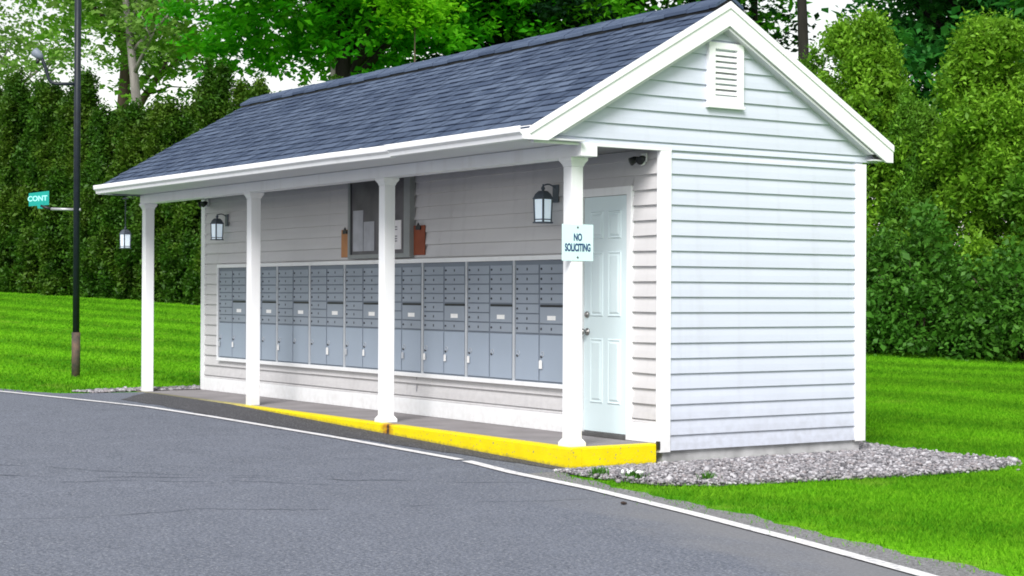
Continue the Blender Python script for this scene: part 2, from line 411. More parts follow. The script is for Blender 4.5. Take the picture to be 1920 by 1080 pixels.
LY = [-7.6, -4.75, -1.49, -1.091, -.80, -.59, -.487, -.487, -.70, -.985, -1.258, -1.545, -2.35, -5.6, -17]
def liney(x): return float(np.interp(x, LX, LY))
sheet('road_shoulder', SHOULDER, .1, 30, lambda x: liney(x) + .03, lambda x: edge(x) - .01, .008, .1)
sheet('road_patch', ASPHD, -8.9, -.05, lambda x: max(liney(x) + .10, -.9 + .22 * max(0, -7.6 - x) * 3, -.75 + max(0, x + 5) * .13) + jit(x, .03), lambda x: .015, .008, .1)
sheet('road_marking', PAINT, -30, -.90, lambda x: liney(x) - .045, lambda x: liney(x) + .045, .012, .1)
sheet('road_marking', PAINT, -.80, 60, lambda x: liney(x) - .05, lambda x: liney(x) + .05, .012, .1)

# gravel bed beside and behind the end wall, and a strip at the far end
BED = [(.02, -.2), (.35, -.24), (.72, -.26), (1.28, -.16), (1.56, .18), (1.66, .93), (1.80, 1.9), (1.84, 2.76), (1.62, 3.35), (1.44, 3.57), (.93, 3.46), (.15, 3.62), (-.6, 3.75), (-.6, 3.1), (.0, 3.1)]
BED2 = [(-9.30, -.25), (-9.12, -.55), (-9.5, -.72), (-9.75, -.2), (-9.85, 1.0), (-9.8, 3.5), (-9.28, 3.5)]
def inpoly(x, y, P):
    r = np.zeros(np.shape(x), bool)
    for (x0, y0), (x1, y1) in zip(P, P[1:] + P[:1]):
        cnd = ((y0 > y) != (y1 > y)) & (x < (x1 - x0) * (y - y0) / (y1 - y0 + 1e-12) + x0); r ^= cnd
    return r
for P in (BED, BED2):
    b = MB(); b.poly([(x, y, h(x) + .010) for x, y in P]); struct(b.build('gravel_bed', GRAVG))
def ico():
    bm = bmesh.new(); bmesh.ops.create_icosphere(bm, subdivisions=1, radius=1); bm.verts.ensure_lookup_table()
    v = np.array([x.co[:] for x in bm.verts]); f = np.array([[y.index for y in x.verts] for x in bm.faces]); bm.free(); return v, f
IV, IF = ico()
def scatter_stones(P, n, smin, smax, layers=.03):
    a = np.array(P); p = rng.uniform(a.min(0), a.max(0), (n * 3, 2)); p = p[inpoly(p[:, 0], p[:, 1], P)][:n]; p = p + rng.normal(0, .035, p.shape) * (rng.uniform(0, 1, (len(p), 1)) < .35) + rng.normal(0, .10, p.shape) * (rng.uniform(0, 1, (len(p), 1)) < .02)
    p = p[(p[:, 0] > .03) | (p[:, 1] > 3.24) | (p[:, 0] < -9.32) | (p[:, 1] < -.03)]; k = len(p)
    s = rng.uniform(smin, smax, (k, 1)) * np.exp(rng.normal(0, .25, (k, 1)))
    sc = np.concatenate([s * rng.uniform(.8, 1.3, (k, 1)), s * rng.uniform(.7, 1.1, (k, 1)), s * rng.uniform(.45, .8, (k, 1))], 1)
    v = IV[None] * (1 + rng.normal(0, .10, (k, 12, 1))) * sc[:, None]
    t = rng.uniform(0, 2 * np.pi, k); ti = rng.normal(0, .35, k)
    c, s2 = np.cos(ti)[:, None], np.sin(ti)[:, None]
    x, y, z = v[..., 0], v[..., 1] * c - v[..., 2] * s2, v[..., 1] * s2 + v[..., 2] * c
    c, s2 = np.cos(t)[:, None], np.sin(t)[:, None]
    X = x * c - y * s2 + p[:, :1]; Y = x * s2 + y * c + p[:, 1:]; Z = z + hv(p[:, :1]) + .012 + rng.uniform(0, layers, (k, 1)) * np.clip(p[:, :1] * 1.6 + .1, .05, 1)
    V = np.stack([X, Y, Z], -1).reshape(-1, 3); F = (IF[None] + (np.arange(k) * 12)[:, None, None]).reshape(-1, 3)
    return V, F
V1, F1 = scatter_stones(BED, 22000, .007, .018)
stuff(fast_mesh('gravel', V1, F1, STONE, smooth=True), 'bed of pale grey and pinkish river stones beside the end wall', 'gravel')
V2, F2 = scatter_stones(BED2, 2200, .012, .026)
stuff(fast_mesh('gravel', V2, F2, STONE, smooth=True), 'narrow strip of pale stones around the far end of the shelter', 'gravel')

# mown grass: short blades, more of them where the lawn is near
def grass_blades(n, amin, amax, dmin, dmax, bw, bh, pw):
    a = rng.uniform(amin, amax, n); u = rng.uniform(0, 1, n)
    d = (dmin ** pw + u * (dmax ** pw - dmin ** pw)) ** (1 / pw)
    th = YAW - a
    x = 11.2 - np.sin(th) * d; y = -8.05 + np.cos(th) * d
    ex = np.interp(x, EX, EY) + rng.normal(0, .09, n)
    ok = (y > ex - .16) & ~inpoly(x, y, BED) & ~inpoly(x, y, BED2) & ~((x > -9.5) & (x < .06) & (y > -.4) & (y < 3.25))
    # thin out at the ragged road edge
    ok &= rng.uniform(0, 1, n) < np.clip((y - ex + .16) / .55, .04, 1)
    x, y, d = x[ok], y[ok], d[ok]; k = len(x)
    z = hv(x); W = bw * rng.uniform(.6, 1.3, k) * (1 + d / 25); H = bh * rng.uniform(.55, 1.25, k)
    t = rng.uniform(0, 2 * np.pi, k); lean = rng.uniform(.3, 1.1, k) * H; la = rng.uniform(0, 2 * np.pi, k)
    dx, dy = np.cos(t) * W, np.sin(t) * W
    b0 = np.stack([x - dx, y - dy, z], 1); b1 = np.stack([x + dx, y + dy, z], 1); tp = np.stack([x + np.cos(la) * lean, y + np.sin(la) * lean, z + H], 1)
    return np.stack([b0, b1, tp], 1).reshape(-1, 3)
GB = [grass_blades(330000, -.04, .40, 9, 27, .003, .030, 1.25), grass_blades(170000, -.02, .34, 24, 42, .005, .035, 1.2), grass_blades(170000, -.38, -.10, 19, 62, .005, .035, 1.1)]
GV = np.concatenate(GB)
stuff(fast_mesh('grass', GV, np.arange(len(GV)).reshape(-1, 3), BLADE), 'mown bright green grass around the shelter', 'grass')

# ------------------------------------------------------------------ the shelter
XL, Y_W, Y_B = -9.30, .90, 3.205       # far end, porch wall, back wall
RY, RZ, SL = 1.53, 3.70, .575          # ridge line and slope
ZS, ZB = 2.442, -.06                   # soffit height, bottom of end siding
EXP = .1275
SH = thing('mail_shelter', 'white vinyl sided mail shelter with blue grey gable roof and open porch', 'shelter', (0, 0, 0))

def course_list(z0, z1):
    k0 = math.floor((z0 - ZB) / EXP + 1e-6); r = []
    k = k0
    while ZB + k * EXP < z1 - 1e-4:
        r.append((max(z0, ZB + k * EXP), min(z1, ZB + (k + 1) * EXP))); k += 1
    return r
def siding_x(mb, xa, xb, z0, z1, y):           # courses running along x, facing -y
    for a, b in course_list(z0, z1):
        m_ = a + (b - a) * .45; cuts = [xa]
        if xb - xa > 1:
            x = xa + rng.uniform(.6, 3.2)
            while x < xb - .3: cuts.append(x); x += rng.uniform(2.4, 3.7)
        cuts.append(xb)
        for k, (p, q) in enumerate(zip(cuts[:-1], cuts[1:])):
            o = .0022 * (k % 2); q2 = q + (.02 if q < xb and not o else 0); bow = rng.normal(0, .0012)
            mb.poly([(p, y - .026 - o - bow, a + bow), (q2, y - .026 - o, a - bow), (q2, y - .017 - o, m_), (p, y - .017 - o, m_)])
            mb.poly([(p, y - .017 - o, m_), (q2, y - .017 - o, m_), (q2, y - .002 - o, b), (p, y - .002 - o, b)])
            mb.poly([(p, y, a + bow), (q2, y, a - bow), (q2, y - .026 - o, a - bow), (p, y - .026 - o - bow, a + bow)])
            if o:
                for e in (p, q2): mb.poly([(e, y - .026 - o, a), (e, y - .017 - o, m_), (e, y - .017, m_), (e, y - .026, a)])
def siding_y(mb, ya_f, yb_f, z0, z1, x, sgn=1):       # courses running along y, facing +x
    for a, b in course_list(z0, z1):
        q = a + (b - a) * .45
        pts = [(x + sgn * .020, ya_f(a), a), (x + sgn * .020, yb_f(a), a), (x + sgn * .014, yb_f(q), q), (x + sgn * .014, ya_f(q), q)]
        mb.poly(pts); mb.poly([(x + sgn * .014, ya_f(q), q), (x + sgn * .014, yb_f(q), q), (x + sgn * .002, yb_f(b), b), (x + sgn * .002, ya_f(b), b)])
        mb.poly([(x, ya_f(a), a), (x, yb_f(a), a), (x + sgn * .020, yb_f(a), a), (x + sgn * .020, ya_f(a), a)])

# porch wall: solid core, siding around the door
DL, DR, DZ0, DZ1 = -1.055, -.425, .045, 2.075
core = MB().box(XL + .02, -.01, Y_W, Y_W + .1, .0, ZS).build('porch_wall', SIDING_F, SH)
b = MB(); siding_x(b, XL + .09, DL - .075, .165, ZS, Y_W); siding_x(b, DR + .065, -.033, .165, ZS, Y_W); siding_x(b, DL - .075, DR + .065, DZ1 + .075, ZS, Y_W)
b.build('siding', SIDING_F, core)
sk = MB(); sk.box(XL + .092, DL - .076, Y_W - .028, Y_W, .002, .163); sk.box(DR + .066, -.0335, Y_W - .028, Y_W, .002, .163)
sk.build('skirting_board', WHITE, SH, .004)
# end wall and gable
ew = MB().box(-.10, -.001, Y_W + .1, Y_B - .003, ZB, ZS)
ew.extr_x([(-.36, ZS + .001), (3.42, ZS + .001), (RY, RZ - .12)], -.10, -.001)
ewo = ew.build('end_wall', SIDING, SH)
b = MB()
roofz = lambda y: RZ - SL * abs(y - RY)
yl = lambda z: RY - (RZ - .20 - z) / SL; yr = lambda z: RY + (RZ - .20 - z) / SL
siding_y(b, lambda z: Y_W + .085, lambda z: Y_B - .10, ZB, ZS - .03, 0)
siding_y(b, lambda z: max(-.42, yl(z) + .01), lambda z: min(3.46, yr(z) - .01), ZS - .012, RZ - .26, 0)
b.build('siding', SIDING, ewo)
MB().box(-.012, .024, -.40, Y_W + .09, ZS - .022, ZS - .001).build('gable_bottom_trim', WHITE, SH, .003)
# far end wall
fwl = MB().box(XL, XL + .1, Y_W + .1, Y_B - .003, ZB, ZS); fwl.extr_x([(-.36, ZS + .001), (3.42, ZS + .001), (RY, RZ - .12)], XL, XL + .1)
fo = fwl.build('far_end_wall', SIDING, SH)
b = MB(); siding_y(b, lambda z: Y_W + .085, lambda z: Y_B - .1, ZB, ZS - .03, XL, -1); siding_y(b, lambda z: max(-.42, yl(z) + .01), lambda z: min(3.46, yr(z) - .01), ZS - .012, RZ - .26, XL, -1)
b.build('siding', SIDING, fo)
bk = MB().box(XL + .1, -.1, Y_B - .1, Y_B - .003, ZB, ZS).build('back_wall', SIDING, SH)
b = MB()
for a, c in course_list(ZB, ZS - .02):
    b.poly([(-.09, Y_B + .016, a), (XL + .09, Y_B + .016, a), (XL + .09, Y_B - .001, c), (-.09, Y_B - .001, c)])
    b.poly([(XL + .09, Y_B - .003, a), (XL + .09, Y_B + .016, a), (-.09, Y_B + .016, a), (-.09, Y_B - .003, a)])
b.build('siding', SIDING, bk)
# corner boards (L shaped)
def corner(y0, y1, x0, x1, zt):
    return MB().box(x0, x1, y0, y1, ZB - .012, zt)
for (x0, x1) in ((-.032, .026), (XL - .026, XL + .09)):
    MB().box(x0, x1, Y_W - .026, Y_W + .085, ZB - .012 if x1 > -1 else .0, ZS - .024).build('corner_board', WHITE, SH, .004)
    MB().box(x0, x1, Y_B - .10, Y_B + .026, ZB - .012, ZS - .03).build('corner_board', WHITE, SH, .004)
MB().box(-9.28, -.012, Y_W + .03, Y_B - .02, -.45, ZB - .001).build('foundation', FOUND, SH)
# black rubber strip at the slab corner
MB().box(-.005, .034, Y_W - .045, Y_W - .028, -.045, .022).build('black_edge_strip', BLACK, SH, .003)

# slab with yellow curb
slab = MB().box(XL - .02, -.10, .10, Y_W + .028, -.30, 0).build('porch_slab', CONC, SH)
cb = MB().extr_x([(0, -.30), (.099, -.30), (.099, .002), (.014, .002), (.004, -.002), (0, -.012)], XL - .02, -.0)
cb.build('yellow_curb', YELLOW, slab)
MB().prism([(-.099, .101, -.30), (.0, .101, -.30), (.0, .101, -.012), (-.004, .101, -.002), (-.014, .101, .002), (-.099, .101, .002)],
           [(-.099, Y_W - .046, -.30), (.0, Y_W - .046, -.30), (.0, Y_W - .046, -.012), (-.004, Y_W - .046, -.002), (-.014, Y_W - .046, .002), (-.099, Y_W - .046, .002)]).build('yellow_curb', YELLOW, slab)

# posts
def sq(cx, cy, s, z): return [(cx - s, cy - s, z), (cx + s, cy - s, z), (cx + s, cy + s, z), (cx - s, cy + s, z)]
PY = .125
for k, pxx in enumerate((-9.23, -6.178, -3.22, -.173)):
    p = MB().box(pxx - .0575, pxx + .0575, PY - .0575, PY + .0575, .0, 2.262).build('porch_post', WHITE, SH, .006)
    c = MB()
    c.prism(sq(pxx, PY, .059, 2.262), sq(pxx, PY, .066, 2.285)); c.prism(sq(pxx, PY, .066, 2.285), sq(pxx, PY, .085, 2.313)); c.prism(sq(pxx, PY, .085, 2.313), sq(pxx, PY, .085, 2.334))
    c.build('capital', WHITE, p)
    if k >= 2:
        c = MB(); c.prism(sq(pxx, PY, .080, .003), sq(pxx, PY, .080, .032)); c.prism(sq(pxx, PY, .080, .032), sq(pxx, PY, .0595, .062)); c.build('base', WHITE, p)
    # small mark left by the old bracket under the capital
    if k >= 2: MB().box(pxx - .066, pxx - .0578, PY - .045, PY - .02, 2.10, 2.24).build('bracket_plate', TAGG, p, .003)
# beam, soffit, ceiling
MB().box(XL, .045, PY - .08, PY + .08, 2.335, 2.4405).build('porch_beam', WHITE, SH, .003)
MB().box(XL - .03, .098, -.470, PY - .081, 2.443, 2.456).build('front_soffit', SOFFIT, SH)
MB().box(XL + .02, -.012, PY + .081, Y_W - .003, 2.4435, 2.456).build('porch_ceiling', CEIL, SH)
MB().box(XL - .03, .098, Y_B + .03, 3.42, 2.443, 2.456).build('back_soffit', SOFFIT, SH)
# roof: a deck with stepped courses
XR0, XR1 = XL - .005, .118
nrm = Vector((0, -SL, 1)).normalized()
roof_root = None
for side in (-1, 1):
    mb = MB(); L = 2.02 if side < 0 else 1.96
    run = L * math.sqrt(1 + SL * SL); nC = int(run / .135) + 1
    dy, dz = side / math.sqrt(1 + SL * SL), -SL / math.sqrt(1 + SL * SL)
    nv = Vector((0, side * SL, 1)).normalized()
    def P(t, lift): return (RY + dy * t + nv.y * lift, RZ + dz * t + nv.z * lift - .012)
    for k in range(nC):
        t0, t1 = k * .135, min((k + 1) * .135, run)
        a, c_ = P(t0, .001), P(t1, .009); e = P(t1, -.004)
        # the butt edge of each course is broken into laminated tabs
        if side < 0:
            mb.poly([(XR0, *c_), (XR1, *c_), (XR1, *a), (XR0, *a)]); mb.poly([(XR0, *e), (XR1, *e), (XR1, *c_), (XR0, *c_)])
            x = XR0 + rng.uniform(0, .2)
            while x < XR1 - .3:
                wd = rng.uniform(.1, .26); a2, c2 = P(t0 + .004, .004), P(t1 + .002, .0145); e2 = P(t1 + .002, .009)
                mb.poly([(x, *c2), (x + wd, *c2), (x + wd, *a2), (x, *a2)]); mb.poly([(x, *e2), (x + wd, *e2), (x + wd, *c2), (x, *c2)])
                x += wd + rng.uniform(.08, .26)
        else:
            mb.poly([(XR1, *c_), (XR0, *c_), (XR0, *a), (XR1, *a)]); mb.poly([(XR1, *e), (XR0, *e), (XR0, *c_), (XR1, *c_)])
    f = lambda co, s=side: (co.x + 50, (co.y - RY) * s * math.sqrt(1 + SL * SL) + 13.5)
    ro = mb.build('roof', ROOFM, SH, uv=f)
    if side < 0: roof_root = ro
    d = MB(); q0, q1 = P(0, -.006), P(run - .01, -.006); q2, q3 = P(run - .01, -.09), P(0, -.09)
    if side < 0: pass
    d.extr_x([q0, q1, q2, q3], XR0 + .03, .096).build('roof_deck', SOFFIT, ro)
# ridge cap: overlapping pieces over a vent strip
rc = MB()
x = XR0 + .03
k = 0
while x < XR1 - .02:
    x1 = min(x + .30, XR1 + .004); lift = .045 + .005 * (k % 2)
    for s in (-1, 1):
        A = (RY, RZ + lift + .010); Bq = (RY + s * .15, RZ - .15 * SL + lift + .006); Cq = (RY + s * .15, RZ - .15 * SL + lift - .022); D = (RY, RZ + lift - .02)
        rc.extr_x([A, Bq, Cq, D], x, x1 - .004)
    x += .30; k += 1
rc.build('ridge_cap', ROOFM, roof_root, uv=lambda co: (co.x * .8 + 3.1, co.y * 6))
rv = MB()
for s in (-1, 1): rv.extr_x([(RY, RZ + .025), (RY + s * .13, RZ - .13 * SL + .022), (RY + s * .13, RZ - .13 * SL - .005), (RY, RZ - .005)], XR0 + .02, XR1 - .02)
rv.build('ridge_vent', BLACK, roof_root)
# rake boards at both gables
def rake(x0, x1, s2x0, s2x1, top=0.):
    for s, yend in ((-1, -.505), (1, 3.47)):
        yb = lambda z: RY + s * (RZ - .20 - z) / SL
        zt = roofz(yend)
        p = [(RY, RZ - .012 + top), (yend, zt - .012 + top), (yend, 2.432), (yb(2.432), 2.432), (RY, RZ - .205)]
        m_ = MB().extr_x(p, x0, x1)
        m_.extr_x([(RY, RZ + .002 + top), (yend - s * 0, zt + .002 + top), (yend, zt - .055), (RY, RZ - .057)], s2x0, s2x1)
        m_.build('rake_board', WHITE, SH, .002)
        n_ = MB().extr_x([(RY, RZ - .206), (RY + s * (RZ - .206 - 2.50) / SL, 2.50), (RY + s * (RZ - .23 - 2.50) / SL, 2.50), (RY, RZ - .232)], 0., .099)
        if x0 > -1: n_.build('rake_frieze', SOFFIT, SH)
rake(.100, .122, .1225, .134)
rake(XR0 + .02, XR0 + .04, XR0 + .008, XR0 + .0195, -.03)
# overhang underside at the gable
for s in (-1, 1):
    MB().extr_x([(RY, RZ - .14), (RY + s * 1.9, RZ - .14 - 1.9 * SL), (RY + s * 1.9, RZ - .155 - 1.9 * SL), (RY, RZ - .155)], .022, .099).build('gable_soffit', SOFFIT, SH)
# back fascia + front gutter
MB().box(XL - .03, .098, 3.43, 3.45, 2.445, 2.57).build('back_fascia', WHITE, SH)
MB().box(XL - .05, .099, -.486, -.472, 2.436, 2.545).build('front_fascia', WHITE, SH)
def gutter(x0, x1, z0, z1, dy):
    yo = -.487
    pr = [(yo, .085), (yo, .0), (yo - .055, .0), (yo - .062, .030), (yo - .088, .052), (yo - .092, .088), (yo - .088, .100), (yo - .080, .100), (yo - .080, .092), (yo - .083, .086), (yo - .078, .056), (yo - .054, .036), (yo - .048, .008), (yo - .008, .008), (yo - .008, .085)]
    r0 = [(x0, y - dy, z + z0) for y, z in pr]; r1 = [(x1, y - dy, z + z1) for y, z in pr]
    return MB().prism(r0, r1)
g1 = gutter(XL + .045, -3.1, 2.437, 2.432, 0); g1o = g1.build('gutter', WHITE, SH)
gutter(-3.1, -1.99, 2.432, 2.424, .0).build('gutter', WHITE, SH)
gutter(-2.03, .092, 2.4325, 2.436, .003).build('gutter', WHITE, SH)
# joint bracket where the gutter sags
MB().box(-2.04, -1.99, -.583, -.483, 2.522, 2.533).build('gutter_joint', WHITE, SH, .006)
for xx in np.arange(XL + .5, 0, .9):
    MB().box(xx, xx + .025, -.572, -.49, 2.528, 2.534).build('gutter_hanger', WHITE, g1o)

# gable vent
vx, vy0, vy1, vz0, vz1 = .021, 1.365, 1.75, 2.835, 3.36
vt = MB().box(vx - .015, vx + .03, vy0, vy0 + .07, vz0, vz1); vt.box(vx - .015, vx + .03, vy1 - .07, vy1, vz0, vz1)
vt.box(vx - .015, vx + .03, vy0 + .07, vy1 - .07, vz0, vz0 + .075); vt.box(vx - .015, vx + .03, vy0 + .07, vy1 - .07, vz1 - .055, vz1)
vent = vt.build('gable_vent', WHITE, SH, .004)
MB().box(vx - .018, vx + .036, vy0 - .012, vy1 + .012, vz0 - .028, vz0 - .001).build('vent_sill', WHITE, vent, .004)
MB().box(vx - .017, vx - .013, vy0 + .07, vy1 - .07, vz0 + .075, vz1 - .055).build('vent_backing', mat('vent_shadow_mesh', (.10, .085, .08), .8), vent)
sl_ = MB(); zz = vz0 + .085
while zz < vz1 - .07:
    sl_.prism([(vx - .012, vy0 + .07, zz + .030), (vx + .026, vy0 + .07, zz), (vx + .026, vy0 + .07, zz + .022), (vx - .012, vy0 + .07, zz + .047)],
              [(vx - .012, vy1 - .07, zz + .030), (vx + .026, vy1 - .07, zz), (vx + .026, vy1 - .07, zz + .022), (vx - .012, vy1 - .07, zz + .047)]); zz += .0475
sl_.build('louvre_slats', WHITE, vent)

# door
dc = MB().box(DL - .075, DL - .002, Y_W - .040, Y_W, .003, DZ1 + .075); dc.box(DR + .002, DR + .065, Y_W - .040, Y_W, .003, DZ1 + .075)
dc.box(DL - .002, DR + .002, Y_W - .040, Y_W, DZ1 + .004, DZ1 + .075)
df = dc.build('door_frame', WHITE, SH, .004)
MB().box(DL, DR, Y_W - .045, Y_W - .002, .003, DZ0 - .012).build('threshold', mat('door_threshold', (.10, .10, .10), .5, .2, 9), df, .002)
DW = DR - DL
dm = MB().box(DL + .004, DR - .004, Y_W - .018, Y_W - .001, DZ0, DZ1)
door = dm.build('door', DOORM, SH)
pn = MB()
def raised(x0, x1, z0, z1):
    y = Y_W - .018; i = .018; j = .036
    def ring(q, yy): return [(x0 + q, yy, z0 + q), (x1 - q, yy, z0 + q), (x1 - q, yy, z1 - q), (x0 + q, yy, z1 - q)]
    r0, r1, r2, r3 = ring(-.006, y), ring(.004, y - .008), ring(i, y - .002), ring(j, y - .010)
    for a, c in ((r0, r1), (r1, r2), (r2, r3)):
        for k in range(4): pn.poly([a[k], a[(k + 1) % 4], c[(k + 1) % 4], c[k]])
    pn.poly(r3)
cxs = [(DL + .10, DL + DW / 2 - .04), (DL + DW / 2 + .04, DR - .10)]
for a, c in cxs:
    raised(a, c, DZ0 + .25, DZ0 + .80); raised(a, c, DZ0 + 1.00, DZ0 + 1.55); raised(a, c, DZ0 + 1.67, DZ0 + 1.90)
pn.build('door_panels', DOORM, door)
def knob(z, big):
    m_ = MB(); pts = [(0, .032), (.008, .032), (.012, .014), (.035, .012), (.042, .024), (.058, .029), (.070, .022), (.074, .006)] if big else [(0, .028), (.012, .028), (.020, .022), (.024, .010)]
    m_.tube([(DL + .055, Y_W - .019 - a, z) for a, r in pts], [r for a, r in pts], 14)
    return m_.build('door_knob' if big else 'deadbolt', CHROME, door, smooth=True)
knob(.905, True); knob(1.055, False)

# frame round the mailboxes
MX0, MX1, MZ0, MZ1 = -8.725, -1.284, .430, 1.541
mf = MB()
for (x0, x1, z0, z1) in ((MX0 - .020, MX1 + .04, MZ1, MZ1 + .042), (MX0 - .020, MX1 + .04, MZ0 - .04, MZ0), (MX0 - .020, MX0 - .001, MZ0, MZ1), (MX1 + .001, MX1 + .04, MZ0, MZ1)):
    mf.box(x0, x1, Y_W - .066, Y_W - .005, z0, z1)
mf.build('mailbox_surround', WHITE, SH, .004)
# small stain below the surround
MB().box(-3.93, -3.915, Y_W - .0225, Y_W - .020, .24, .385).build('drip_stain', mat('drip_stain_grey', (.30, .30, .33), .7), SH)

# ------------------------------------------------------------------ mailbox units
PITCHX = (MX1 - MX0) / 9; UW = PITCHX; UH = MZ1 - MZ0
def mail_unit():
    u = thing('mailbox_unit', '', 'mailbox')
    c = MB().box(0.016, UW - .016, .012, .055, 0, UH); c.build('cabinet', MAILC, u)
    for x0_, x1_ in ((.0005, .015), (UW - .015, UW - .0005)): MB().box(x0_, x1_, .0, .055, 0, UH).build('side_trim', MAILBAR, u, .002)
    cw = (UW - .032 - .05) / 2; gx = (.016 + .016, .016 + .034 + cw)
    RH = .0905; top = UH - .036
    for ci in (0, 1):
        x0 = gx[ci]
        for r in range(7):
            if ci == 1 and r in (4, 5): continue
            z1 = top - r * RH
            d = MB().box(x0 + .004, x0 + cw - .003, .0035, .0118, z1 - RH + .006, z1 - .006).build('mail_door', MAILG, u, .002)
            MB().tube([(x0 + .028, .0034, z1 - RH / 2), (x0 + .028, -.004, z1 - RH / 2)], [.011, .009], 8).build('lock', LOCK, d)
            MB().box(x0 + cw / 2 - .009, x0 + cw / 2 + .009, .0018, .0032, z1 - RH / 2 - .012, z1 - RH / 2 + .012).build('number_plate', LOCK, d)
        d = MB().box(x0 + .002, x0 + cw - .002, .0025, .0118, .016, top - 7 * RH - .012).build('parcel_door', MAILD, u, .003)
        zl = .235
        MB().tube([(x0 + .035, .0024, zl), (x0 + .035, -.007, zl)], [.013, .011], 10).build('lock', LOCK, d)
        rg = MB(); rg.tube([(x0 + .035 + .022 * math.cos(t) + .018, -.001, zl + .025 + .022 * math.sin(t)) for t in np.linspace(0, 2 * math.pi, 11)], .003, 5).build('number_label', MAILBAR, d)
    x0 = gx[1]; z1 = top - 4 * RH
    o = MB().box(x0 + .004, x0 + cw - .003, .0035, .0118, z1 - 2 * RH + .006, z1 - .030).build('outgoing_door', MAILG, u, .002)
    MB().box(x0 + .004, x0 + cw - .003, .006, .0118, z1 - .028, z1 - .008).build('mail_slot', BLACK, u)
    MB().box(x0 + cw / 2 - .065, x0 + cw / 2 + .065, .0018, .0032, z1 - 1.62 * RH, z1 - 1.18 * RH).build('paper_label', TAG, o)
    return u, gx, cw
MU, GX, CW = mail_unit()
units = [MU] + [copy_tree(MU) for _ in range(8)]
# (left locker tag, right locker tag): w white, g grey, None
TAGS = [('g', 'w'), (None, None), ('w', None), (None, 'W'), ('g', 'w'), (None, 'g'), ('w', 'w'), ('w', None), (None, 'W')]
LBL = ['grey mailbox unit at the far end of the row, partly behind the second porch post',
       'grey mailbox unit seen just right of the second porch post, no key tags showing',
       'grey mailbox unit third from the far end, one white key tag on its left locker',
       'grey mailbox unit below the orange brown clipboard, bright white tag on its right locker only',
       'grey mailbox unit just left of the third porch post, tags on both parcel lockers',
       'grey mailbox unit just right of the third porch post, one dull grey key tag',
       'grey mailbox unit third from the door end, white key tags on both parcel lockers',
       'grey mailbox unit second from the door end, white tag on its left locker only',
       'grey mailbox unit nearest the door, partly behind the sign post, one white tag']
def key_tag(x, z, m, big, parent):
    t = MB(); wv = .024 if big else .019; hh = .078 if big else .066
    t.prism([(x - wv, -.012, z - hh), (x + wv, -.012, z - hh), (x + wv, -.012, z - .012), (x + wv * .5, -.012, z), (x - wv * .5, -.012, z), (x - wv, -.012, z - .012)],
            [(x - wv, -.0085, z - hh), (x + wv, -.0085, z - hh), (x + wv, -.0085, z - .012), (x + wv * .5, -.0085, z), (x - wv * .5, -.0085, z), (x - wv, -.0085, z - .012)])
    t.build('key_tag', m, parent)
for i, u in enumerate(units):
    u.location = (MX0 + i * PITCHX, Y_W - .056, MZ0); u['label'] = LBL[i]; u['group'] = 'grey mailbox units in the porch wall'
    pds = [c for c in u.children if c.name.startswith('parcel_door')]
    pds.sort(key=lambda o: min(v.co.x for v in o.data.vertices))
    for side in (0, 1):
        t = TAGS[i][side]
        if t: key_tag(GX[side] + .035 - .004 * (side == 0), .205, TAGG if t == 'g' else TAG, t == 'W', pds[side])

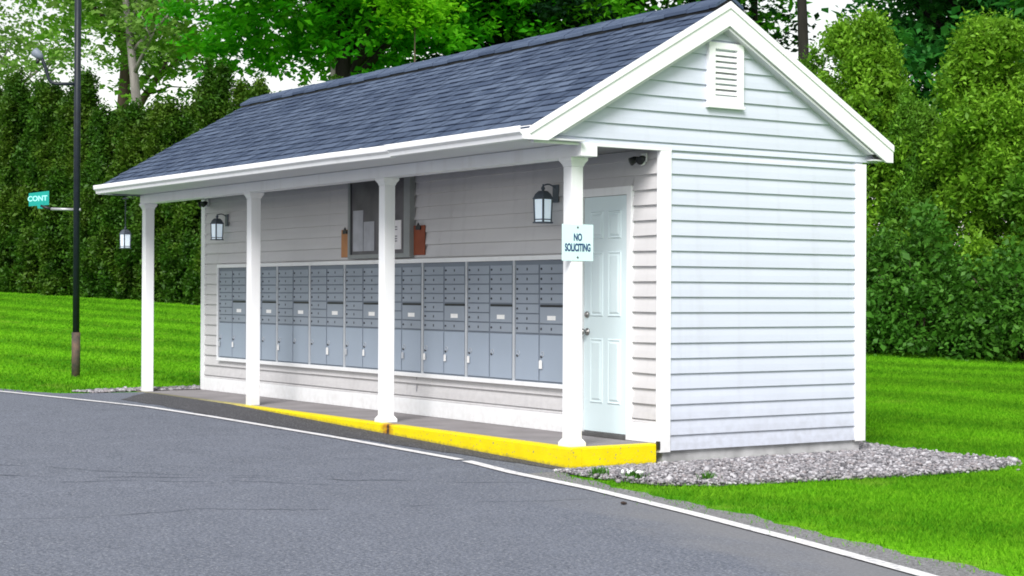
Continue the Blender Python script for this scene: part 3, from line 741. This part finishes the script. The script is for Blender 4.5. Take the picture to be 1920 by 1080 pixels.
# ------------------------------------------------------------------ lanterns
def lantern(loc, wall, label, sc=1.0, drop=.3):
    t = thing('wall_lantern' if wall else 'hanging_lantern', label, 'lantern', loc, R(12))
    # square body standing on z=0
    MB().prism(sq(0, 0, .064, 0), sq(0, 0, .064, .014)).build('base_plate', LANT, t)
    fr = MB()
    for sx in (-1, 1):
        for sy in (-1, 1): fr.prism(sq(sx * .050, sy * .050, .007, .014), sq(sx * .055, sy * .055, .007, .215))
    for z in (.030, ): 
        fr.box(-.053, .053, -.056, -.050, z, z + .010); fr.box(-.053, .053, .050, .056, z, z + .010); fr.box(-.056, -.050, -.05, .05, z, z + .010); fr.box(.050, .056, -.05, .05, z, z + .010)
    fr.build('cage', LANT, t)
    for a in range(4):
        g = MB(); g.prism([(-.0425, -.052, .015), (.0425, -.052, .015), (.0425, -.048, .015), (-.0425, -.048, .015)], [(-.0475, -.057, .214), (.0475, -.057, .214), (.0475, -.053, .214), (-.0475, -.053, .214)])
        o = g.build('glass_pane', GLASSF, t); o.rotation_euler = (0, 0, a * math.pi / 2)
    r = MB(); r.prism(sq(0, 0, .066, .215), sq(0, 0, .066, .226)); r.prism(sq(0, 0, .062, .226), sq(0, 0, .050, .262)); r.prism(sq(0, 0, .050, .262), sq(0, 0, .028, .290))
    r.build('cap', LANT, t)
    MB().lathe(0, 0, [(.010, .29), (.014, .30), (.020, .312), (.014, .325), (.006, .335), (.006, .350)], 10).build('finial', LANT, t, smooth=True)
    if wall:
        a = R(-12); wy = Y_W - .022 - loc[1]     # distance to the siding
        dirx, diry = math.sin(R(12)), math.cos(R(12))
        pts = []
        for q in np.linspace(0, 1, 9):
            yy = wy * q / sc; zz = .335 + .085 * math.sin(q * math.pi) * .35 - .03 * q
            pts.append((dirx * yy, diry * yy, zz))
        MB().tube(pts, .007, 8).build('scroll_arm', LANT, t, smooth=True)
        bp = MB().box(-.04, .04, wy / sc - .018, wy / sc, .19, .35).build('back_plate', LANT, t, .004); bp.rotation_euler = (0, 0, -R(12))
    else:
        ch = MB(); z = .345; k = 0
        while z < .345 + drop / sc:
            ax = (1, 0) if k % 2 else (0, 1)
            ch.tube([(ax[0] * .009 * math.cos(q), ax[1] * .009 * math.cos(q), z + .018 + .020 * math.sin(q)) for q in np.linspace(0, 2 * math.pi, 9)], .0028, 5); z += .031; k += 1
        ch.build('chain', LANT, t); MB().lathe(0, 0, [(.045, z), (.045, z + .012), (.02, z + .022), (.012, z + .028)], 14).build('ceiling_canopy', LANT, t)
    t.scale = (sc, sc, sc); return t
lantern((-1.475, .73, 1.862), True, 'black lantern on the porch wall beside the sign post, near the door')
lantern((-8.535, .74, 1.88), True, 'small black lantern on the porch wall above the far end mailboxes', .92)
lantern((-9.34, -.13, 1.775), False, 'small black lantern hanging from the far roof corner left of the end post', .82, .33)

# ------------------------------------------------------------------ notice board and clipboards
nb = thing('notice_board', 'dark framed notice board with pinned papers on the porch wall behind the third post', 'notice board', (-4.61, Y_W - .022, 1.60))
bx0, bx1, bz = -.68, .64, .835
MB().box(bx0 + .07, bx1 - .12, -.055, -.012, .045, bz).build('backing', BOARD, nb)
f = MB().box(bx0, bx0 + .05, -.065, 0, 0, bz); f.box(bx1 - .12, bx1, -.065, 0, 0, bz); f.box(bx0 + .05, bx1 - .12, -.065, 0, 0, .045); f.build('frame', BOARDF, nb, .004)
MB().box(bx0 + .05, bx0 + .075, -.066, 0, .045, bz).build('inner_edge', LOCK, nb)
MB().box(.155, .185, -.11, -.056, .06, bz).build('door_stile', LOCK, nb)
MB().box(-.565, -.345, -.060, -.056, .08, .515).build('notice', PAPERG, nb)
MB().box(-.33, -.10, -.062, -.056, .08, .39).build('notice', PAPERG, nb)
nw = MB().box(.225, .465, -.064, -.056, .085, .385).build('notice', PAPER, nb)
p_ = MB()
for z in (.31, .285, .215, .19, .165): p_.box(.30, .30 + .09, -.0660, -.0641, z, z + .012)
p_.build('printed_lines', INK, nw)
def clipboard(x, wd, hh, m, label, zb):
    t = thing('clipboard', label, 'clipboard', (x, Y_W - .024, zb), 0, 'clipboards beside the notice board')
    MB().box(-wd / 2, wd / 2, -.012, 0, 0, hh).build('board', m, t, .003)
    k = MB().box(-.045, .045, -.026, -.0125, hh - .045, hh - .005); k.tube([(-.02, -.02, hh - .005), (0, -.02, hh + .022), (.02, -.02, hh - .005)], .006, 6); k.build('clip', BLACK, t)
clipboard(-5.43, .20, .30, CLIP1, 'orange brown clipboard hanging left of the notice board', 1.622)
clipboard(-3.87, .225, .30, CLIP2, 'red brown clipboard hanging right of the notice board', 1.622)

# ------------------------------------------------------------------ NO SOLICITING sign on the near post
sg = thing('no_soliciting_sign', 'pale blue NO SOLICITING sign screwed to the nearest porch post', 'sign', (-.1145, PY, 1.50), 0)
MB().box(0, .004, -.152, .158, 0, .295).build('sign_plate', SIGNW, sg, .0015)
for body, size, z, sx in (('NO', .080, .188, .66), ('SOLICITING', .086, .105, .555)):
    me = text_mesh(body, size); 
    for v in me.vertices:
        c = v.co.copy(); v.co = (.0045 + c.z, c.x * sx, c.y)
    o = link('lettering', me, SIGNT, sg); o.location = (0, .003, z)
for z in (.27, .028): MB().tube([(.004, .003, z), (.009, .003, z)], [.010, .006], 8).build('screw', LOCK, sg)

# ------------------------------------------------------------------ twin security floodlights under the soffit
def flood(loc, label):
    t = thing('floodlight', label, 'floodlight', loc, 0, 'black floodlights high on the porch wall')
    t.scale = (.72, .72, .72)
    MB().box(-.05, .05, -.02, 0, -.05, .05).build('mounting_plate', WHITE, t, .004)
    for s in (-1, 1):
        hd = MB().tube([(s * .055, -.05, -.005), (s * .07, -.085, -.02), (s * .085, -.14, -.05), (s * .087, -.145, -.052)], [.022, .040, .050, .044], 12).build('lamp_head', BLACK, t, smooth=True)
    MB().tube([(0, -.012, -.055), (0, -.05, -.075)], [.03, .026], 12).build('motion_sensor', WHITE, t, smooth=True)
flood((-.20, Y_W - .022, 2.375), 'black twin floodlight on the porch wall above and right of the door')
flood((-9.12, Y_W - .022, 2.375), 'black twin floodlight at the far end of the porch wall')

# ------------------------------------------------------------------ utility pole with lamp arm and street sign
lp = thing('sign_pole', 'tall dark metal pole with a lamp arm and teal street sign, standing on the lawn', 'pole', (-12.105, .23, h(-12.1)))
MB().tube([(0, 0, -.1), (0, 0, .62)], .058, 16).build('rusty_sleeve', RUSTP, lp, smooth=True)
MB().tube([(0, 0, .62), (0.0, 0, 6.4)], [.047, .045], 16).build('shaft', POLE, lp, smooth=True)
zo = lp.location.z
ax, ay = -.555, -.832
def A_(d, z): return (ax * d, ay * d, z - zo)
MB().tube([A_(0, 4.12), A_(.30, 4.12), A_(.36, 4.14), A_(.40, 4.19), A_(.42, 4.26), A_(.45, 4.36), A_(.49, 4.46), A_(.53, 4.50)], .024, 10).build('lamp_arm', POLE, lp, smooth=True)
lh = MB().tube([A_(.49, 4.475), A_(.53, 4.51), A_(.60, 4.565), A_(.615, 4.575)], [.032, .054, .068, .042], 14).build('lamp_head', MAILC, lp, smooth=True)
MB().tube([A_(.545, 4.47), A_(.56, 4.40)], [.03, .018], 10).build('photocell', BLACK, lh, smooth=True)
MB().tube([A_(0, 2.375), A_(.36, 2.385)], .020, 10).build('sign_arm', GALV, lp, smooth=True)
MB().tube([A_(.36, 2.385), A_(.42, 2.40), A_(.50, 2.43)], [.022, .022, .018], 10).build('arm_bracket', BLACK, lp, smooth=True)
MB().tube([A_(-.055, 2.375), A_(-.03, 2.375)], [.02, .03], 10).build('arm_bolt', GALV, lp)
sp = MB(); e0, e1 = .385, .665
for o_, in ((0.,),):
    n_ = Vector((.832, -.555, 0)) * .004
    q = [Vector(A_(e0, 2.44)), Vector(A_(e1, 2.42)), Vector(A_(e1, 2.60)), Vector(A_(e0, 2.635))]
    sp.prism([p - n_ for p in q], [p + n_ for p in q])
spl = sp.build('street_sign', TEAL, lp)
MB().prism([Vector(A_(.47, 2.39)) - n_ * 2, Vector(A_(.54, 2.39)) - n_ * 2, Vector(A_(.56, 2.47)) - n_ * 2, Vector(A_(.45, 2.47)) - n_ * 2], [Vector(A_(.47, 2.39)) + n_ * 2, Vector(A_(.54, 2.39)) + n_ * 2, Vector(A_(.56, 2.47)) + n_ * 2, Vector(A_(.45, 2.47)) + n_ * 2]).build('sign_clamp', TEAL, lp)
me = text_mesh('CONT', .098)
for v in me.vertices:
    c = v.co.copy(); d = .545 - c.x * .95
    p = Vector(A_(d, 2.525 + c.y - (d - .55) * .06)) + Vector((.832, -.555, 0)) * (.0045 + c.z); v.co = p
link('lettering', me, TEALT, spl)

# ------------------------------------------------------------------ small things on the ground
d = MB(); d.lathe(0, 0, [(.01, 0), (.028, .006), (.034, .016), (.02, .028), (.006, .032)], 7)
for i, v in enumerate(d.v): d.v[i] = (v[0] * .8, v[1] * (.6 + .2 * math.sin(i)), v[2] * .6)
o = d.build('stone', RUBBLE); o.location = (2.05, -1.05, h(2.05) + .006); tag(o, 'small dark stone lying on the asphalt beside the white line', 'stone')
def weed(x, y, n_, label, flowers=False):
    r_ = np.random.default_rng(int(abs(x * 1000))); P_ = []
    for i in range(n_):
        a = r_.uniform(0, 6.28); L_ = r_.uniform(.05, .13); w_ = r_.uniform(.006, .012); bx, by = r_.normal(0, .05, 2); ln = r_.uniform(.3, .9) * L_
        dx, dy = -math.sin(a) * w_, math.cos(a) * w_; ex, ey = bx + math.cos(a) * ln, by + math.sin(a) * ln
        mx, my = bx + math.cos(a) * ln * .4, by + math.sin(a) * ln * .4
        P_.append([(bx, by, 0), (mx + dx, my + dy, L_ * .6), (ex, ey, L_), (mx - dx, my - dy, L_ * .6)])
    V_ = np.array(P_).reshape(-1, 3)
    t = thing('weed_tuft', label, 'weed', (x, y, h(x) + .015), 0, 'weeds growing in the gravel')
    fast_mesh('leaves', V_, np.arange(len(V_)).reshape(-1, 4), WEED, t)
    t.scale = (.68, .68, .68)
    if flowers:
        f_ = MB()
        for i in range(14):
            bx, by = r_.normal(0, .07, 2); f_.lathe(bx, by, [(.004, .07), (.016, .085), (.018, .095), (.006, .105)], 7)
        f_.build('flower_heads', TAG, t)
WEED = leaf_mat('weed_leaves', (.03, .12, .01), (.10, .28, .03))
weed(.66, -.20, 60, 'low green weed tuft at the edge of the gravel nearest the yellow curb')
weed(.98, -.12, 70, 'weed tuft with white flower heads in the gravel near the curb corner', True)
weed(1.34, .28, 50, 'small green weed tuft alone in the gravel below the end wall')

# ------------------------------------------------------------------ trees
def leaves(centers, n_per, spread, size, r, flat=.0, upbias=.4, aspect=.6):
    c = np.repeat(centers, n_per, 0); k = len(c)
    sp_ = spread if np.ndim(spread) else np.array([spread] * 3)
    p = c + r.normal(0, 1, (k, 3)) * sp_
    nrm_ = r.normal(0, 1, (k, 3)); nrm_[:, 2] = np.abs(nrm_[:, 2]) + upbias; nrm_ /= np.linalg.norm(nrm_, axis=1)[:, None]
    a = np.cross(nrm_, r.normal(0, 1, (k, 3))); a /= np.linalg.norm(a, axis=1)[:, None]; b_ = np.cross(nrm_, a)
    s = size * np.exp(r.normal(0, .3, (k, 1)))
    a = a * s; b_ = b_ * s * aspect; dr = nrm_ * s * -.25
    V = np.stack([p - a + dr, p - b_ * .9, p + a + dr, p + b_], 1).reshape(-1, 3)
    return V
def quads(V): return np.arange(len(V)).reshape(-1, 4)

def arbor_crown(seed, H, Rd, n_c, size, loose=.0):
    """many upright plumes with gaps between them, on a rounded cone"""
    r = np.random.default_rng(seed); nP = int(140 - 32 * loose)
    z = r.beta(1.05, 1.15, nP) * (H - .5); t = z / H
    prof = Rd * np.clip((1 - t) ** .60 * (1 - .28 * np.exp(-t * 12)), .05, 1)
    a = r.uniform(0, 2 * np.pi, nP); rr = prof * r.uniform(.50, 1.0, nP)
    PC = np.stack([rr * np.cos(a), rr * np.sin(a), z + .1], 1)
    PS = np.stack([.20 + .10 * (loose - 1) + (.10 + .12 * (loose - 1)) * r.uniform(0, 1, nP)] * 2 + [.44 - .10 * (loose - 1) + .22 * r.uniform(0, 1, nP)], 1)
    per = n_c // nP + 1
    u = r.normal(0, 1, (nP, per, 3)); u /= np.linalg.norm(u, axis=2)[..., None]; u *= r.uniform(.25, 1, (nP, per, 1)) ** .5
    tap = 1 - .45 * np.clip(u[..., 2:], 0, 1)
    C = (PC[:, None] + u * PS[:, None] * np.concatenate([tap, tap, np.ones_like(tap)], 2)).reshape(-1, 3)
    nI = int(n_c * .30); zi = r.beta(1.0, 1.3, nI) * (H - .6); ti = zi / H       # inner sprays close to the stem
    ri = Rd * np.clip((1 - ti) ** .6, .05, 1) * r.uniform(.12, .70, nI); ai = r.uniform(0, 2 * np.pi, nI)
    C = np.concatenate([C, np.stack([ri * np.cos(ai), ri * np.sin(ai), zi + .1], 1)])
    C[:, 2] = np.maximum(C[:, 2], .08)
    return leaves(C, 20, np.array([.075, .075, .11]), size, r, upbias=.25, aspect=.5)
ARB_D = leaf_mat('dark_arborvitae_sprays', (.010, .046, .003), (.060, .17, .010), (.080, .145, .010), .25)
ARB_L = leaf_mat('yellow_green_sprays', (.032, .13, .005), (.25, .50, .03), (.22, .44, .03), .38)
ARB_M = leaf_mat('mid_green_sprays', (.020, .095, .006), (.15, .37, .025), (.15, .33, .025), .35)
SHR = leaf_mat('shrub_leaves', (.014, .075, .006), (.11, .29, .03), (.05, .18, .015), .32)
def arbor(name, seed, H, Rd, m, nc, size, loose):
    V = arbor_crown(seed, H, Rd, nc, size, loose)
    me_o = fast_mesh('crown', V, quads(V), m); me = me_o.data; bpy.data.objects.remove(me_o)
    tr = MB().tube([(0, 0, -.2), (.03, 0, H * .35), (0, .03, H * .85)], [.14, .10, .02], 8)
    to = tr.build('trunk', BARK); tm = to.data; bpy.data.objects.remove(to)
    return me, tm
ARBS = {'d1': arbor('a', 11, 8.0, 1.75, ARB_D, 3000, .060, 1), 'd2': arbor('a', 12, 7.2, 1.7, ARB_D, 2900, .060, 1.15), 'd3': arbor('a', 13, 6.6, 1.6, ARB_D, 2800, .060, 1),
        'l1': arbor('a', 21, 7.0, 2.0, ARB_L, 3600, .055, 2), 'l2': arbor('a', 22, 6.4, 1.9, ARB_M, 3600, .055, 2)}
def put_arbor(kind, x, y, label, sc=1.0, rz=0., group='arborvitae trees of the tall hedge', wide=1.0, name='arborvitae'):
    t = thing(name, label, 'tree', (x, y, h(x) - .05), rz, group); t.scale = (sc * wide, sc * wide, sc)
    link('crown', ARBS[kind][0], None, t); link('trunk', ARBS[kind][1], None, t); return t
DK = 'dense dark green arborvitae in the tall hedge behind the lawn left of the shelter'
left = [(-55.0, 10.4, 'd1', 1.0), (-52.2, 11.0, 'd2', 1.1), (-49.9, 11.5, 'd1', .98), (-47.7, 12.0, 'd3', 1.12), (-45.8, 12.35, 'd1', .96), (-44.2, 12.8, 'd2', .92),
        (-42.4, 13.1, 'd3', .98), (-40.6, 13.5, 'd2', .94), (-38.6, 14.0, 'd1', .94), (-36.8, 14.4, 'd3', 1.05), (-34.8, 14.8, 'd2', .93), (-32.8, 15.2, 'd1', .84)]
for i, (x, y, k, s) in enumerate(left):
    put_arbor(k, x, y, DK, s, i * 1.7, 'dark arborvitae of the left hedge', 1.05)
G_ = 'arborvitae trees right of the shelter'
put_arbor('l2', -17.3, 18.7, 'mid green arborvitae just showing behind the right roof slope', 1.02, .4, G_, .85)
put_arbor('l1', -15.75, 18.95, 'tall yellow green arborvitae rising beside the right end of the gable', 1.05, 2.0, G_, .92)
put_arbor('l2', -14.45, 19.3, 'shorter mid green arborvitae between two taller ones right of the shelter', .86, 3.1, G_, .68)
put_arbor('l1', -12.55, 19.5, 'broad bushy arborvitae filling the right side of the lawn edge', 1.00, 4.6, G_, .98)
put_arbor('l2', -10.7, 20.0, 'mid green arborvitae cut by the right edge of the picture', 1.10, 5.6, G_, .95)
put_arbor('l2', -8.6, 20.4, 'mid green arborvitae standing on the open lawn side of the right hedge', 1.0, .9, G_, 1.0)
for i, (x, y, k_) in enumerate(((-6.6, 20.8, 'l1'), (-4.5, 21.2, 'l2'), (-2.4, 21.7, 'l2'), (-.2, 22.2, 'l1'), (2.0, 22.6, 'l2'), (4.2, 23.1, 'l1'), (6.5, 23.6, 'l2'))):
    put_arbor(k_, x, y, 'arborvitae further along the right hedge, past the edge of the picture', .95 + .05 * (i % 3), i * 1.3, 'arborvitae trees outside the picture')

def shrub(x, y, Hh, Rr, seed, label):
    r = np.random.default_rng(seed); n_ = 420
    u = r.normal(0, 1, (n_, 3)); u /= np.linalg.norm(u, axis=1)[:, None]; u[:, 2] = np.abs(u[:, 2])
    C = u * np.array([Rr, Rr, Hh]) * (r.uniform(.35, 1, (n_, 1)) ** .5) * (1 + .18 * np.sin(u[:, :1] * 7 + u[:, 1:2] * 5 + seed)); C[:, 2] += .1
    V = leaves(C, 34, .16, .055, r, upbias=.3, aspect=.6)
    t = thing('shrub', label, 'shrub', (x, y, h(x) - .03), 0, 'leafy shrubs at the foot of the right hedge')
    fast_mesh('foliage', V, quads(V), SHR, t)
    s = MB()
    for k in range(6):
        a = k * 1.05; s.tube([(0, 0, -.05), (math.cos(a) * Rr * .3, math.sin(a) * Rr * .3, Hh * .4), (math.cos(a) * Rr * .7, math.sin(a) * Rr * .7, Hh * .75)], [.03, .022, .008], 6)
    s.build('stem', BARK, t)
shrub(-14.6, 17.6, 1.7, 1.3, 31, 'rounded green shrub beside the corner of the shelter')
shrub(-12.9, 17.8, 2.6, 1.55, 32, 'tall loose green shrub in front of the right hedge')
shrub(-10.9, 18.5, 2.2, 1.5, 33, 'green shrub at the right edge of the picture')

# deciduous trees: trunk, limbs and clumped crown
def limb_paths(r, base, H, spread, n_l, first):
    P_ = []
    for k in range(n_l):
        a = 2 * math.pi * (k + r.uniform(-.3, .3)) / n_l; z0 = H * (first + (1 - first) * .55 * k / n_l); L_ = spread * r.uniform(.65, 1.0)
        s = Vector((0, 0, z0)); p1 = s + Vector((math.cos(a) * L_ * .35, math.sin(a) * L_ * .35, L_ * .35)); p2 = s + Vector((math.cos(a) * L_ * .75, math.sin(a) * L_ * .75, L_ * .7)); p3 = s + Vector((math.cos(a) * L_, math.sin(a) * L_, L_ * .95))
        P_.append((s, p1, p2, p3))
    return P_
def decid(x, y, H, Rr, cb, seed, leafm, barkm, label, tr=.22, dens=1.0, size=.17, ncl=130, lean=(0, 0), name='deciduous_tree', first=.33, gap=1.0, per=60, limbs=8, zmax=None):
    r = np.random.default_rng(seed)
    t = thing(name, label, 'tree', (x, y, h(x) - .1), 0)
    tk = MB(); lx, ly = lean
    tk.tube([(0, 0, 0), (lx * .2, ly * .2, H * .25), (lx * .5, ly * .5, H * .5), (lx * .9, ly * .9, H * .78), (lx, ly, H * .95)], [tr * 1.15, tr * .9, tr * .68, tr * .35, tr * .1], 10)
    paths = limb_paths(r, None, H, Rr, limbs, first)
    tips = []
    for s, p1, p2, p3 in paths:
        o_ = Vector((lx, ly, 0)) * (s.z / H); k = max(.25, 1 - s.z / H)
        pts = [s + o_, p1 + o_, p2 + o_, p3 + o_]
        tk.tube(pts, [tr * .62 * k + .03, tr * .45 * k + .02, tr * .26 * k + .012, .012], 7); tips += [pts[1] * .4 + pts[2] * .6, pts[2], pts[3]]
        for q in range(3):
            d_ = Vector(r.normal(0, 1, 3)); d_.z = abs(d_.z) * .6; d_ = d_.normalized() * Rr * .45
            st = pts[1].lerp(pts[2], r.uniform(.2, 1)); tk.tube([st, st + d_ * .5 + Vector((0, 0, .2)), st + d_], [tr * .2 * k + .012, tr * .12 * k + .008, .006], 5); tips.append(st + d_)
    tk.build('trunk', barkm, t, smooth=True)
    u = r.normal(0, 1, (ncl, 3)); u /= np.linalg.norm(u, axis=1)[:, None]
    ch = (H - cb) / 2
    C = u * np.array([Rr, Rr, ch]) * (r.uniform(.05, 1, (ncl, 1)) ** (1 / 2.6)) * (1 + .22 * np.sin(u[:, :1] * 5 + seed) * np.sin(u[:, 2:] * 6 + u[:, 1:2] * 4)); C[:, 2] += cb + ch
    C[:, 0] += lx * .7; C[:, 1] += ly * .7
    C = np.concatenate([C, np.array([tuple(q) for q in tips])])
    C = C[C[:, 2] > cb - .4]
    # sub clusters: flattened sprays of leaves
    sub = np.repeat(C, 4, 0) + r.normal(0, 1, (len(C) * 4, 3)) * np.array([.55, .55, .38]) * gap
    V = leaves(sub, max(2, int(per * dens * 1.8 / 4)), np.array([.32, .32, .15]), size * .70, r, upbias=.8, aspect=.62)
    fast_mesh('crown', V, quads(V), leafm, t); return t
L_YG = leaf_mat('fresh_yellow_green_leaves', (.06, .20, .01), (.26, .52, .05), (.16, .40, .03), .5)
L_PALE = leaf_mat('pale_green_leaves', (.08, .20, .03), (.28, .45, .10), (.18, .38, .05), .45)  # light green leaf colour of the thin trees on the left
L_MAP = leaf_mat('maple_leaves', (.008, .13, .003), (.08, .52, .01), (.18, .60, .015), .5)
L_DK = leaf_mat('deep_green_leaves', (.004, .022, .008), (.012, .06, .018), (.006, .035, .012), .2)
L_BG = leaf_mat('blue_green_leaves', (.006, .07, .012), (.04, .24, .04), (.07, .27, .02), .4)
L_GR = leaf_mat('green_leaves', (.014, .12, .004), (.10, .42, .01), (.15, .48, .02), .5)
L_SUNLIT = leaf_mat('sunlit_maple_leaves', (.08, .36, .005), (.28, .68, .02), (.20, .56, .01), .55)  # sunlight on a maple branch, put into the leaf colour
decid(-63.5, 20.2, 19.5, 4.6, 8.6, 41, L_YG, BARK, 'pale yellow green tree with a brown trunk behind the left hedge', .36, 1, .20, 105, (1.2, .6), gap=1.15, per=52)
decid(-72.5, 17.0, 18.5, 4.4, 6.5, 42, L_PALE, BARKG, 'thin pale tree at the far left with much sky showing through', .26, .8, .20, 60, (.5, 0), gap=1.3, per=40)
decid(-57.6, 19.6, 18.0, 3.0, 8.8, 43, L_PALE, BARKG, 'slender grey trunked leaning tree right of the lamp pole', .28, .7, .18, 46, (-.9, -1.2), gap=1.2, per=42, first=.5, limbs=5)
decid(-40.2, 19.2, 15.5, 6.2, 7.5, 44, L_MAP, BARKD, 'large lush green maple with dark forked limbs behind the roof', .40, 1.15, .20, 250, (.3, .2), first=.42, per=64, limbs=9, name='maple_tree')
decid(-40.8, 26.6, 19.0, 4.6, 5.0, 45, L_DK, BARKD, 'very dark evergreen tree behind the middle of the roof', .35, 1.3, .21, 260, per=64, name='evergreen_tree')
decid(-33.8, 18.4, 10.0, .75, 9.0, 46, L_SUNLIT, BARK, 'added small tree standing in for a sunlit maple branch above the roof', .07, 1, .12, 9, per=50, gap=.35, limbs=4, first=.86)  # made-up tree in place of the maple's sunlit branch
decid(-37.2, 29.6, 16.5, 5.2, 6.6, 47, L_GR, BARKD, 'green broadleaf tree above the roof left of the gable peak', .32, 1, .19, 170, per=58)
decid(-33.4, 31.6, 16.0, 2.2, 9.4, 48, L_DK, BARKD, 'dark tree with a thin trunk just right of the gable peak', .24, .9, .18, 22, per=40, gap=1.1)
decid(-27.1, 28.3, 18.5, 2.6, 11.2, 49, L_BG, BARKD, 'tall bare trunked tree standing in the bright gap right of the gable', .22, .8, .18, 34, (-.5, -.3), per=40, gap=1.1, first=.68, limbs=5)
decid(-22.2, 30.4, 13.2, 4.4, 3.5, 50, L_BG, BARKD, 'big dark blue green tree behind the hedge right of the shelter', .34, 1.1, .17, 210, per=64)
decid(-16.6, 31.5, 13.5, 4.2, 4.0, 51, L_GR, BARKD, 'rounded green tree behind the hedge at the upper right corner', .32, 1, .17, 170, per=58)
decid(-50.5, 24.5, 17.5, 3.6, 8.0, 52, L_GR, BARKG, 'light green tree between the pale trees and the maple', .26, .9, .19, 74, per=48, gap=1.2)
